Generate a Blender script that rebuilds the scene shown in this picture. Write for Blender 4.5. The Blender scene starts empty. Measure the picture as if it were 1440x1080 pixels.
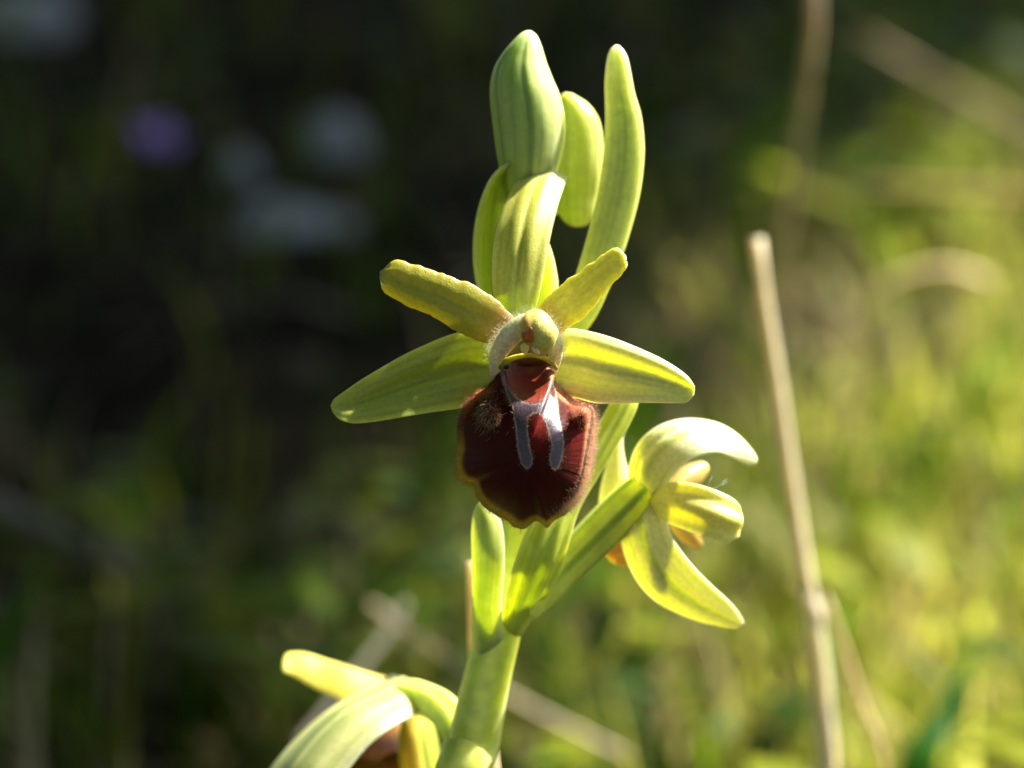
import bpy, math, random
import numpy as np
from mathutils import Vector, Matrix, noise as mnoise

random.seed(7)
rng = np.random.default_rng(11)
scene = bpy.context.scene
R = math.radians

# ------------------------------------------------------------------ camera
# The frame is 86 mm wide at the focused flower, 250 mm from the lens.
S = 86.0 / 1440.0            # mm per photo pixel at the flower
D = 250.0                    # mm, lens to flower
PITCH = R(15)
FOCUS_PT = Vector((0.009, -0.012, 0.140))          # metres
FWD = Vector((0, math.cos(PITCH), -math.sin(PITCH)))
UP = Vector((0, math.sin(PITCH), math.cos(PITCH)))
RIGHT = Vector((1, 0, 0))
CAM = FOCUS_PT - FWD * (D / 1000)
cd = bpy.data.cameras.new('camera')
cam = bpy.data.objects.new('camera', cd)
scene.collection.objects.link(cam)
cam.location = CAM
cam.rotation_euler = (math.pi / 2 - PITCH, 0, 0)
cd.sensor_width = 36
cd.lens = 36 * D / 86.0
cd.clip_start = 0.005
cd.clip_end = 200
cd.dof.use_dof = True
cd.dof.focus_distance = (D - 1.5) / 1000
cd.dof.aperture_fstop = cd.lens / 5.8
scene.camera = cam

# ------------------------------------------------------------------ light
# direction towards the sun, first in the camera's own axes
SUN = (RIGHT * 0.56 + UP * 0.77 + FWD * 0.19).normalized()
ELEV = math.asin(SUN.z)
AZ = math.atan2(SUN.x, SUN.y)
world = bpy.data.worlds.new('World')
scene.world = world
world.use_nodes = True
wn = world.node_tree.nodes
wl = world.node_tree.links
for n in list(wn):
    wn.remove(n)
wo = wn.new('ShaderNodeOutputWorld')
bg = wn.new('ShaderNodeBackground')
sky = wn.new('ShaderNodeTexSky')
sky.sky_type = 'NISHITA'
sky.sun_disc = False
sky.sun_elevation = ELEV
sky.sun_rotation = AZ
bg.inputs['Strength'].default_value = 0.05
wl.new(sky.outputs[0], bg.inputs[0])
wl.new(bg.outputs[0], wo.inputs[0])
sd = bpy.data.lights.new('sun', 'SUN')
sd.energy = 5.0
sd.angle = R(0.53)
sd.color = (1.0, 0.95, 0.86)
sun = bpy.data.objects.new('sun', sd)
scene.collection.objects.link(sun)
sun.rotation_euler = SUN.to_track_quat('Z', 'Y').to_euler()
sun.location = SUN * 3
scene.view_settings.view_transform = 'Standard'
scene.view_settings.look = 'None'
scene.view_settings.exposure = 1.8
scene.view_settings.gamma = 1.0
scene.render.engine = 'CYCLES'
scene.cycles.use_denoising = True
scene.cycles.max_bounces = 10
scene.cycles.transmission_bounces = 8
scene.cycles.transparent_max_bounces = 8
scene.cycles.sample_clamp_indirect = 6.0

# ------------------------------------------------------------------ helpers
_M = np.array([list(RIGHT), list(FWD), list(UP)])      # rows: camera axes
_C = np.array(list(CAM))


def cp(px, py, dy=0.0):
    """photo pixel at a depth of dy mm behind the flower -> camera-axis mm (right, forward, up)"""
    k = (D + dy) * S / D
    return np.array([(px - 720) * k, D + dy, (540 - py) * k])


def to_world(a):
    a = np.asarray(a, float)
    return (a / 1000.0) @ _M + _C


def W(px, py, dy=0.0):
    return to_world(cp(px, py, dy))


def lin(*c):
    return tuple(((v / 255) / 12.92 if v / 255 <= 0.04045 else ((v / 255 + 0.055) / 1.055) ** 2.4) for v in c)


def smooth(a, b, x):
    t = np.clip((np.asarray(x, float) - a) / (b - a), 0, 1)
    return t * t * (3 - 2 * t)


def lerp(a, b, t):
    a = np.asarray(a, float)
    b = np.asarray(b, float)
    t = np.asarray(t, float)[..., None]
    return a * (1 - t) + b * t


def link(name, verts, faces, mat, parent=None, col=None, smooth_shade=True):
    me = bpy.data.meshes.new(name)
    me.from_pydata([tuple(v) for v in np.asarray(verts, float)], [], faces)
    if col is not None:
        at = me.attributes.new('col', 'FLOAT_COLOR', 'POINT')
        c4 = np.ones((len(verts), 4), np.float32)
        c = np.asarray(col, np.float32)
        c4[:, :c.shape[1]] = c
        at.data.foreach_set('color', c4.ravel())
    if smooth_shade:
        me.polygons.foreach_set('use_smooth', [True] * len(me.polygons))
    me.update()
    me.materials.append(mat)
    o = bpy.data.objects.new(name, me)
    scene.collection.objects.link(o)
    if parent is not None:
        o.parent = parent
    return o


def empty(name, loc=(0, 0, 0)):
    o = bpy.data.objects.new(name, None)
    o.empty_display_size = 0.01
    o.location = loc
    scene.collection.objects.link(o)
    return o


def tag(o, label=None, cat=None, group=None, kind=None):
    if label:
        o['label'] = label
    if cat:
        o['category'] = cat
    if group:
        o['group'] = group
    if kind:
        o['kind'] = kind
    return o


def curve(pts, n):
    """Catmull-Rom through pts, n samples spaced evenly in length"""
    p = np.asarray(pts, float)
    if len(p) == 2:
        t = np.linspace(0, 1, n)[:, None]
        return p[0] * (1 - t) + p[1] * t
    q = np.vstack([2 * p[0] - p[1], p, 2 * p[-1] - p[-2]])
    out = []
    m = 14
    for i in range(1, len(q) - 2):
        p0, p1, p2, p3 = q[i - 1], q[i], q[i + 1], q[i + 2]
        t = np.linspace(0, 1, m, endpoint=(i == len(q) - 3))[:, None]
        out.append(0.5 * (2 * p1 + (p2 - p0) * t + (2 * p0 - 5 * p1 + 4 * p2 - p3) * t ** 2
                          + (3 * p1 - p0 - 3 * p2 + p3) * t ** 3))
    c = np.vstack(out)
    d = np.r_[0, np.cumsum(np.linalg.norm(np.diff(c, axis=0)[:, :3], axis=1))]
    s = np.linspace(0, d[-1], n)
    return np.stack([np.interp(s, d, c[:, k]) for k in range(c.shape[1])], 1)


def norm(a):
    return a / np.maximum(np.linalg.norm(a, axis=-1, keepdims=True), 1e-12)


def wob(u, seed, freq):
    return np.array([mnoise.noise(Vector((x * freq, seed * 7.31, 0.37))) for x in np.atleast_1d(u)])


def ring_faces(nu, nr, cap=True):
    f = []
    for i in range(nu - 1):
        for j in range(nr):
            a, b = i * nr + j, i * nr + (j + 1) % nr
            f.append((a, b, b + nr, a + nr))
    if cap:
        f.append(tuple(range(nr))[::-1])
        f.append(tuple((nu - 1) * nr + j for j in range(nr)))
    return f


def blade(name, L, Rr, mat, parent, colfn, thick=0.35, cup=0.0, prof=None, nu=44, nv=22,
          frill=0.0, ffreq=9, tipext=0.0, seed=1, bend=None, rag=0.0):
    """a thin closed petal between two outlines; (px,py,dy) points from base to tip"""
    A = curve([cp(*p) for p in L], nu)
    B = curve([cp(*p) for p in Rr], nu)
    u = np.linspace(0, 1, nu)
    mid = (A + B) / 2
    w = B - A
    wl_ = np.linalg.norm(w, axis=1)
    wdir = norm(w)
    if frill:
        A = A - wdir * (frill * wob(u, seed, ffreq) + frill * .5 * wob(u, seed + 3, ffreq * 3))[:, None]
        B = B + wdir * (frill * wob(u, seed + 9, ffreq) + frill * .5 * wob(u, seed + 5, ffreq * 3))[:, None]
        w = B - A
    T = norm(np.gradient(mid, axis=0))
    N = norm(np.cross(T, wdir))
    s = np.where(N[:, 1] > 0, -1.0, 1.0)
    if s[nu // 2] < 0:
        N = -N
    v = 0.5 - 0.5 * np.cos(np.linspace(0, math.pi, nv)) * 1.0
    front, back = [], []
    for j in range(nv):
        x = v[j]
        h = cup * 4 * x * (1 - x) * wl_
        if prof is not None:
            h = h + prof(u, np.full(nu, x)) * wl_
        p = A + w * x + N * h[:, None]
        if tipext or rag:
            e = smooth(0.6, 1, u) * (tipext * (1 - (2 * x - 1) ** 2)
                                     + rag * mnoise.noise(Vector((x * 5, seed * 1.7, 2))))
            p = p + T * e[:, None]
        th = thick * (0.18 + 0.82 * (4 * x * (1 - x)) ** 0.4) * np.minimum(1, wl_ / (2.2 * thick))
        front.append(p + N * (th / 2)[:, None])
        back.append(p - N * (th / 2)[:, None])
    ring = front + back[::-1]
    vv = np.r_[v, v[::-1]]
    nr = len(ring)
    V = np.stack(ring, 1).reshape(-1, 3)
    U = np.repeat(u, nr)
    VV = np.tile(vv, nu)
    col = colfn(U, VV)
    return link(name, to_world(V), ring_faces(nu, nr), mat, parent, col)


def pod(name, L, Rr, mat, parent, colfn, ratio=0.8, rib=None, nu=48, nr=40, seed=1, flat_back=1.0):
    """a solid rounded body between two outlines"""
    A = curve([cp(*p) for p in L], nu)
    B = curve([cp(*p) for p in Rr], nu)
    u = np.linspace(0, 1, nu)
    mid = (A + B) / 2
    h = (B - A) / 2
    hl = np.linalg.norm(h, axis=1)
    T = norm(np.gradient(mid, axis=0))
    N = norm(np.cross(T, norm(h)))
    if N[nu // 2, 1] > 0:
        N = -N
    V = []
    for j in range(nr):
        a = 2 * math.pi * j / nr
        k = np.ones(nu) if rib is None else rib(u, np.full(nu, a))
        V.append(mid - h * (math.cos(a) * k)[:, None] + N * (hl * ratio * math.sin(a) * k)[:, None])
    V = np.stack(V, 1).reshape(-1, 3)
    U = np.repeat(u, nr)
    PH = np.tile(np.arange(nr) * 2 * math.pi / nr, nu)
    return link(name, to_world(V), ring_faces(nu, nr), mat, parent, colfn(U, PH))


def tube_world(name, pts, mat, parent=None, colfn=None, ns=14, nu=40, rib=None, rnd=True):
    """pts: (x,y,z,r) in one consistent space; returns the mesh object"""
    c = curve(pts, nu)
    P, r = c[:, :3], c[:, 3]
    T = norm(np.gradient(P, axis=0))
    ref = np.array([0, -1.0, 0]) if abs(T[0, 1]) < 0.8 else np.array([1.0, 0, 0])
    V = []
    n = norm(ref - T[0] * np.dot(ref, T[0]))
    for i in range(nu):
        n = norm(n - T[i] * np.dot(n, T[i]))
        b = np.cross(T[i], n)
        for j in range(ns):
            a = 2 * math.pi * j / ns
            k = 1.0 if rib is None else rib(i / (nu - 1), a)
            V.append(P[i] + (n * math.cos(a) + b * math.sin(a)) * r[i] * k)
    V = np.array(V)
    U = np.repeat(np.linspace(0, 1, nu), ns)
    PH = np.tile(np.arange(ns) * 2 * math.pi / ns, nu)
    col = colfn(U, PH) if colfn else None
    return link(name, V, ring_faces(nu, ns), mat, parent, col)


def tube(name, pts, mat, parent, colfn, **k):
    """pts: (px,py,dy,radius px)"""
    q = []
    for px, py, dy, r in pts:
        q.append(np.r_[W(px, py, dy), r * S / 1000 * (D + dy) / D])
    return tube_world(name, q, mat, parent, colfn, **k)


def spikes(name, roots, dirs, lens, rad, mat, parent, col, bendv=None):
    """fine tapered hairs; everything in metres"""
    n = len(roots)
    dirs = norm(dirs)
    a = norm(np.cross(dirs, np.array([0.31, 0.77, 0.55])))
    b = np.cross(dirs, a)
    bend = bendv if bendv is not None else rng.normal(0, .25, (n, 3))
    V = np.zeros((n, 7, 3))
    for k in range(3):
        t = 2 * math.pi * k / 3
        off = a * math.cos(t) + b * math.sin(t)
        V[:, k] = roots + off * rad[:, None]
        V[:, 3 + k] = roots + dirs * (lens * .55)[:, None] + bend * (lens * .18)[:, None] + off * (rad * .7)[:, None]
    V[:, 6] = roots + dirs * lens[:, None] + bend * (lens * .6)[:, None]
    F = []
    base = [(0, 1, 4, 3), (1, 2, 5, 4), (2, 0, 3, 5), (3, 4, 6), (4, 5, 6), (5, 3, 6)]
    for i in range(n):
        o = i * 7
        for f in base:
            F.append(tuple(o + x for x in f))
    C = np.repeat(np.asarray(col, float), 7, axis=0)
    return link(name, V.reshape(-1, 3), F, mat, parent, C)


# ------------------------------------------------------------------ materials
def new_mat(name):
    m = bpy.data.materials.new(name)
    m.use_nodes = True
    nt = m.node_tree
    for n in list(nt.nodes):
        nt.nodes.remove(n)
    out = nt.nodes.new('ShaderNodeOutputMaterial')
    return m, nt, out


def tissue(name, sss=0.6, radius=(1.05, 1.05, 0.45), scale=0.0009, rough=0.42, spec=0.4, mott=0.22,
           nscale=1400, bump=0.00003, bscale=7000, sheen=0.0, coat=0.0):
    m, nt, out = new_mat(name)
    N, Lk = nt.nodes, nt.links
    p = N.new('ShaderNodeBsdfPrincipled')
    at = N.new('ShaderNodeAttribute')
    at.attribute_name = 'col'
    geo = N.new('ShaderNodeNewGeometry')
    nz = N.new('ShaderNodeTexNoise')
    nz.inputs['Scale'].default_value = nscale
    nz.inputs['Detail'].default_value = 4
    Lk.new(geo.outputs['Position'], nz.inputs['Vector'])
    mr = N.new('ShaderNodeMapRange')
    mr.inputs['From Min'].default_value = 0.3
    mr.inputs['From Max'].default_value = 0.7
    mr.inputs['To Min'].default_value = 1 - mott
    mr.inputs['To Max'].default_value = 1 + mott
    Lk.new(nz.outputs[0], mr.inputs[0])
    mx = N.new('ShaderNodeVectorMath')
    mx.operation = 'SCALE'
    Lk.new(at.outputs['Color'], mx.inputs[0])
    Lk.new(mr.outputs[0], mx.inputs['Scale'])
    Lk.new(mx.outputs[0], p.inputs['Base Color'])
    nb = N.new('ShaderNodeTexNoise')
    nb.inputs['Scale'].default_value = bscale
    nb.inputs['Detail'].default_value = 2
    Lk.new(geo.outputs['Position'], nb.inputs['Vector'])
    bp = N.new('ShaderNodeBump')
    bp.inputs['Strength'].default_value = 0.7
    bp.inputs['Distance'].default_value = bump
    Lk.new(nb.outputs[0], bp.inputs['Height'])
    Lk.new(bp.outputs[0], p.inputs['Normal'])
    p.inputs['Roughness'].default_value = rough
    p.inputs['Specular IOR Level'].default_value = spec
    p.inputs['Subsurface Weight'].default_value = sss
    p.inputs['Subsurface Radius'].default_value = radius
    p.inputs['Subsurface Scale'].default_value = scale
    p.inputs['Sheen Weight'].default_value = sheen
    p.inputs['Coat Weight'].default_value = coat
    Lk.new(p.outputs[0], out.inputs[0])
    return m


def leaf_mat(name, trans=0.5, rough=0.5, spec=0.3, mott=0.2, nscale=300):
    """single sheets: reflect on one side and let light through to the other"""
    m, nt, out = new_mat(name)
    N, Lk = nt.nodes, nt.links
    p = N.new('ShaderNodeBsdfPrincipled')
    t = N.new('ShaderNodeBsdfTranslucent')
    mix = N.new('ShaderNodeMixShader')
    at = N.new('ShaderNodeAttribute')
    at.attribute_name = 'col'
    geo = N.new('ShaderNodeNewGeometry')
    nz = N.new('ShaderNodeTexNoise')
    nz.inputs['Scale'].default_value = nscale
    nz.inputs['Detail'].default_value = 3
    Lk.new(geo.outputs['Position'], nz.inputs['Vector'])
    mr = N.new('ShaderNodeMapRange')
    mr.inputs['From Min'].default_value = 0.3
    mr.inputs['From Max'].default_value = 0.7
    mr.inputs['To Min'].default_value = 1 - mott
    mr.inputs['To Max'].default_value = 1 + mott
    Lk.new(nz.outputs[0], mr.inputs[0])
    mx = N.new('ShaderNodeVectorMath')
    mx.operation = 'SCALE'
    Lk.new(at.outputs['Color'], mx.inputs[0])
    Lk.new(mr.outputs[0], mx.inputs['Scale'])
    Lk.new(mx.outputs[0], p.inputs['Base Color'])
    Lk.new(mx.outputs[0], t.inputs['Color'])
    p.inputs['Roughness'].default_value = rough
    p.inputs['Specular IOR Level'].default_value = spec
    mix.inputs[0].default_value = trans
    Lk.new(p.outputs[0], mix.inputs[1])
    Lk.new(t.outputs[0], mix.inputs[2])
    Lk.new(mix.outputs[0], out.inputs[0])
    return m


M_PETAL = tissue('petal_tissue', sss=0.95, scale=0.0010, rough=0.38, spec=0.4, mott=0.10, nscale=2600, bump=0.00006)
M_STEM = tissue('stem_tissue', sss=0.95, scale=0.0040, rough=0.38, spec=0.35, mott=0.12, nscale=700, bump=0.00002)
M_BUD = tissue('bud_tissue', sss=0.95, scale=0.0026, rough=0.42, spec=0.45, mott=0.08, nscale=1600)
M_BRACT = tissue('bract_tissue', sss=0.9, scale=0.0014, rough=0.38, spec=0.4, mott=0.1, nscale=900)
M_COLUMN = tissue('column_tissue', sss=0.6, scale=0.0008, rough=0.5, spec=0.3, mott=0.2, nscale=3000, bump=0.00009, bscale=8000)
M_HAIR = leaf_mat('plant_hair', trans=0.45, rough=0.35, spec=0.5, mott=0.05)
M_EYE = tissue('glossy_eye', sss=0.0, rough=0.12, spec=0.6, mott=0.1)


def lip_material():
    """velvety brown lip; channels of 'spec' give the smooth shiny mark, its pale outline and the rim"""
    m, nt, out = new_mat('lip_velvet')
    N, Lk = nt.nodes, nt.links
    p = N.new('ShaderNodeBsdfPrincipled')
    at = N.new('ShaderNodeAttribute')
    at.attribute_name = 'col'
    geo = N.new('ShaderNodeNewGeometry')
    nz = N.new('ShaderNodeTexNoise')
    nz.inputs['Scale'].default_value = 5200
    nz.inputs['Detail'].default_value = 4
    Lk.new(geo.outputs['Position'], nz.inputs['Vector'])
    mr = N.new('ShaderNodeMapRange')
    mr.inputs['From Min'].default_value = 0.3
    mr.inputs['From Max'].default_value = 0.7
    mr.inputs['To Min'].default_value = 0.65
    mr.inputs['To Max'].default_value = 1.35
    Lk.new(nz.outputs[0], mr.inputs[0])
    mx = N.new('ShaderNodeVectorMath')
    mx.operation = 'SCALE'
    Lk.new(at.outputs['Color'], mx.inputs[0])
    Lk.new(mr.outputs[0], mx.inputs['Scale'])
    Lk.new(mx.outputs[0], p.inputs['Base Color'])
    a2 = N.new('ShaderNodeAttribute')
    a2.attribute_name = 'gloss'
    sep = N.new('ShaderNodeSeparateColor')
    Lk.new(a2.outputs['Color'], sep.inputs[0])
    r = N.new('ShaderNodeMapRange')
    r.inputs['To Min'].default_value = 0.55
    r.inputs['To Max'].default_value = 0.30
    Lk.new(sep.outputs[0], r.inputs[0])
    Lk.new(r.outputs[0], p.inputs['Roughness'])
    sp = N.new('ShaderNodeMapRange')
    sp.inputs['To Min'].default_value = 0.10
    sp.inputs['To Max'].default_value = 1.0
    Lk.new(sep.outputs[0], sp.inputs[0])
    Lk.new(sp.outputs[0], p.inputs['Specular IOR Level'])
    nb = N.new('ShaderNodeTexNoise')
    nb.inputs['Scale'].default_value = 12000
    nb.inputs['Detail'].default_value = 2
    Lk.new(geo.outputs['Position'], nb.inputs['Vector'])
    bp = N.new('ShaderNodeBump')
    bp.inputs['Strength'].default_value = 0.8
    bp.inputs['Distance'].default_value = 0.00004
    Lk.new(nb.outputs[0], bp.inputs['Height'])
    Lk.new(bp.outputs[0], p.inputs['Normal'])
    ss = N.new('ShaderNodeMapRange')
    ss.inputs['To Min'].default_value = 0.25
    ss.inputs['To Max'].default_value = 0.85
    Lk.new(sep.outputs[1], ss.inputs[0])
    Lk.new(ss.outputs[0], p.inputs['Subsurface Weight'])
    p.inputs['Subsurface Radius'].default_value = (1.0, 0.35, 0.15)
    p.inputs['Subsurface Scale'].default_value = 0.0006
    p.inputs['Sheen Weight'].default_value = 0.02
    p.inputs['Sheen Roughness'].default_value = 0.4
    p.inputs['Sheen Tint'].default_value = (0.9, 0.5, 0.4, 1)
    Lk.new(p.outputs[0], out.inputs[0])
    return m


M_LIP = lip_material()

# ------------------------------------------------------------------ setting: ground
GX, GY0, GY1 = 2.6, -1.2, 4.2


def ground_z(x, y):
    z = 0.012 * mnoise.noise(Vector((x * 2.3, y * 2.3, 0.3))) + 0.006 * mnoise.noise(Vector((x * 9, y * 9, 4.1)))
    d = math.hypot(x, y)
    z *= min(1, d / 0.10)
    return z


def ground_mesh():
    # fine near the plant, coarse out to the horizon
    xs = np.unique(np.r_[np.linspace(-60, -2.6, 12), np.linspace(-2.6, -0.7, 30), np.linspace(-0.7, 0.7, 120), np.linspace(0.7, 2.6, 30), np.linspace(2.6, 60, 12)])
    ys = np.unique(np.r_[np.linspace(-40, -1.2, 10), np.linspace(-1.2, -0.1, 24), np.linspace(-0.1, 1.8, 160), np.linspace(1.8, 4.2, 40), np.linspace(4.2, 90, 14)])
    V = [(x, y, ground_z(x, y)) for y in ys for x in xs]
    nx = len(xs)
    F = [(j * nx + i, j * nx + i + 1, (j + 1) * nx + i + 1, (j + 1) * nx + i) for j in range(len(ys) - 1) for i in range(nx - 1)]
    m, nt, out = new_mat('soil_and_litter')
    N, Lk = nt.nodes, nt.links
    p = N.new('ShaderNodeBsdfPrincipled')
    geo = N.new('ShaderNodeNewGeometry')
    n1 = N.new('ShaderNodeTexNoise')
    n1.inputs['Scale'].default_value = 26
    n1.inputs['Detail'].default_value = 8
    n1.inputs['Roughness'].default_value = 0.7
    Lk.new(geo.outputs['Position'], n1.inputs['Vector'])
    cr = N.new('ShaderNodeValToRGB')
    e = cr.color_ramp.elements
    e[0].position = 0.32
    e[0].color = (0.010, 0.008, 0.006, 1)
    e[1].position = 0.72
    e[1].color = (0.09, 0.068, 0.04, 1)
    k = cr.color_ramp.elements.new(0.5)
    k.color = (0.026, 0.021, 0.014, 1)
    Lk.new(n1.outputs[0], cr.inputs[0])
    Lk.new(cr.outputs[0], p.inputs['Base Color'])
    n2 = N.new('ShaderNodeTexNoise')
    n2.inputs['Scale'].default_value = 240
    n2.inputs['Detail'].default_value = 5
    Lk.new(geo.outputs['Position'], n2.inputs['Vector'])
    bp = N.new('ShaderNodeBump')
    bp.inputs['Distance'].default_value = 0.004
    Lk.new(n2.outputs[0], bp.inputs['Height'])
    Lk.new(bp.outputs[0], p.inputs['Normal'])
    p.inputs['Roughness'].default_value = 0.95
    p.inputs['Specular IOR Level'].default_value = 0.0
    Lk.new(p.outputs[0], out.inputs[0])
    o = link('ground', V, F, m)
    o['kind'] = 'structure'


ground_mesh()

# ------------------------------------------------------------------ the orchid
orchid = empty('orchid')
tag(orchid, 'yellow-green orchid with a dark brown velvety lip, several flowers and buds on one stem', 'orchid')

G_BASE = np.array(lin(168, 178, 58))
G_PALE = np.array(lin(200, 205, 110))
G_DEEP = np.array(lin(112, 138, 34))
G_YEL = np.array(lin(206, 196, 62))
G_OCH = np.array(lin(168, 140, 34))
G_ORG = np.array(lin(158, 104, 34))
G_WHITE = np.array(lin(222, 226, 190))


def veins(v, n, k=6):
    return np.abs(np.cos(math.pi * n * v)) ** k


def sepal_col(base, vein, edge, n=3, vein_amt=0.45, tip=None, root=None):
    def f(u, v):
        c = np.tile(np.asarray(base, float), (len(u), 1))
        c = lerp(c, np.tile(vein, (len(u), 1)), vein_amt * np.exp(-((v - .5) / .06) ** 2))
        c = lerp(c, np.tile(vein, (len(u), 1)), vein_amt * .6 * veins(v, n) * smooth(1, .6, u))
        vv = v + .012 * np.sin(u * 9) + .02 * u * np.sin(v * 11)
        c = lerp(c, np.tile(vein, (len(u), 1)), .38 * np.abs(np.cos(math.pi * 8 * vv)) ** 5 * smooth(1.02, .7, u))
        ed = smooth(0.80, 1.0, np.abs(2 * v - 1))
        c = lerp(c, np.tile(edge, (len(u), 1)), ed * .7)
        if tip is not None:
            c = lerp(c, np.tile(tip, (len(u), 1)), smooth(.8, 1, u) * .8)
        if root is not None:
            c = lerp(c, np.tile(root, (len(u), 1)), smooth(.35, 0, u) * .8)
        return c
    return f


def stem_col(u, ph):
    c = np.tile(np.array(lin(200, 210, 76)), (len(u), 1))
    return lerp(c, np.tile(np.array(lin(222, 226, 130)), (len(u), 1)), .5 + .5 * np.cos(ph * 5 + u * 3))


def bud_col(seam=(math.pi / 2,), tipw=0.85):
    def f(u, ph):
        c = lerp(np.tile(lin(174, 196, 94), (len(u), 1)), np.tile(lin(220, 224, 144), (len(u), 1)), smooth(.5, -.9, np.cos(ph)) * .8)  # right side paler: its sunlit tone is put into the colour
        for s in seam:
            d = np.abs((ph - s + math.pi) % (2 * math.pi) - math.pi)
            c = lerp(c, np.tile(lin(74, 110, 36), (len(u), 1)), .6 * np.exp(-(d / .07) ** 2))
        c = lerp(c, np.tile(lin(110, 146, 52), (len(u), 1)), .32 * np.abs(np.cos(ph * 8 + .5 * np.sin(u * 5))) ** 8 * smooth(1, .75, u))
        c = lerp(c, np.tile(lin(214, 226, 188), (len(u), 1)), smooth(tipw, 1, u) * .8)  # whitish glare of sun and sky painted on the tip
        return c
    return f


# --- stem: from the ground up behind the flower to the top buds
foot = np.array([0, 0, -0.01])
stem_pts = [np.r_[foot, 0.0030]]
b0 = W(646, 1150, 13)
stem_pts.append(np.r_[(foot + b0) / 2 + np.array([0.001, 0, 0]), 0.0027])
for px, py, dy, r in [(646, 1150, 13, 37), (664, 1060, 13, 36), (684, 960, 13, 33), (704, 880, 13, 31), (724, 790, 13, 32),
                      (736, 700, 13, 29), (745, 600, 13, 25), (742, 500, 14, 21), (735, 400, 15, 17), (738, 300, 15, 14),
                      (744, 240, 14, 8), (746, 225, 14, 2)]:
    stem_pts.append(np.r_[W(px, py, dy), r * S / 1000 * (D + dy) / D])
tube_world('stem', stem_pts, M_STEM, orchid, stem_col, ns=28, nu=110,
           rib=lambda u, a: 1 + 0.05 * math.cos(5 * a + 3 * u))

# --- bracts on the stem
blade('bract', [(676, 1010, 15), (674, 960, 14), (664, 900, 12.2), (664, 850, 10.4), (664, 800, 9), (663, 750, 9), (665, 722, 9), (672, 708, 9)],
      [(698, 1010, 15), (704, 960, 13.8), (707, 900, 11.2), (705, 850, 9), (709, 800, 8), (709, 760, 8), (702, 725, 8.5), (684, 706, 9)],
      M_BRACT, orchid, sepal_col(lin(192, 206, 112), lin(140, 166, 54), lin(220, 226, 160), n=3), thick=.42, cup=.30, tipext=.2)
# sheath of the flower on the right: broad bract that starts at the stem and ends in a strap
blade('bract', [(698, 940, 14.5), (703, 888, 12), (712, 830, 8), (726, 780, 6.2), (745, 735, 6.5), (778, 690, 7.5), (815, 640, 8.5), (842, 595, 9.5), (862, 560, 10), (880, 545, 10.5)],
      [(712, 940, 14.5), (738, 884, 12), (782, 812, 8.4), (799, 765, 7.5), (814, 718, 8), (840, 672, 9), (862, 636, 9.5), (883, 601, 10), (897, 568, 10.5), (892, 552, 10.8)],
      M_BRACT, orchid, sepal_col(lin(194, 204, 76), lin(150, 172, 50), lin(216, 220, 120), n=4, vein_amt=.4), thick=.5, cup=.16, nu=60,
      prof=lambda u, v: .035 * np.cos(2 * math.pi * 3 * v) * smooth(0, .3, u))
# hooded bract standing behind the dorsal sepal
blade('bract', [(700, 470, 10), (676, 420, 10), (666, 380, 9.5), (665, 335, 9), (672, 292, 8.5), (686, 255, 7.6), (704, 234, 7.4), (722, 225, 7.4), (734, 227, 7.6), (741, 238, 7.9)],
      [(770, 470, 11), (784, 415, 11), (781, 375, 10.5), (771, 340, 10), (757, 310, 9.5), (746, 280, 9), (743, 262, 8.6), (742, 250, 8.3), (741.5, 244, 8.1)],
      M_BUD, orchid, sepal_col(lin(138, 160, 40), lin(110, 136, 28), lin(196, 206, 110), n=4, tip=np.array(lin(214, 222, 150))), thick=.75, cup=-.36, nu=56, nv=34,  # lit rim and tip and the shaded hollow are put into the colour
      prof=lambda u, v: .10 * np.exp(-((v - .10) / .10) ** 2) * smooth(.05, .4, u))
# long curved bract on the right of the top bud
pod('bract', [(742, 528, 13.5), (758, 502, 13),  (776, 470, 12), (793, 435, 11), (806, 400, 10.5), (818, 362, 10), (831, 315, 10), (843, 265, 10), (850, 212, 10), (852, 160, 10), (851, 115, 10), (854, 84, 10), (859, 69, 10), (866, 63, 10)],
    [(752, 534, 13.5), (784, 514, 13), (812, 482, 12), (838, 448, 11), (856, 410, 10.5), (872, 372, 10), (888, 325, 10), (901, 272, 10), (907, 215, 10), (903, 165, 10), (893, 130, 10), (887, 98, 10), (881, 76, 10), (871, 64, 10)],
    M_BUD, orchid, lambda u, ph: lerp(sepal_col(lin(206, 212, 124), lin(160, 178, 72), lin(220, 224, 150), n=3, vein_amt=.35)(u, (ph % math.pi) / math.pi),
                                      np.tile(lin(216, 226, 190), (len(u), 1)), smooth(.86, 1, u) * .7), ratio=.55, nu=64,
    rib=lambda u, a: 1 + .035 * np.cos(3 * a) + .02 * wob(u, 4, 7))

# --- buds
def bud_rib(u, a):
    return 1 + .03 * np.cos(3 * (a - math.pi / 2)) - .05 * np.exp(-((a - 1.62 + .1 * u) / .10) ** 2) - .04 * np.exp(-((a - .55) / .09) ** 2) + .02 * wob(u, 8, 6)


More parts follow.
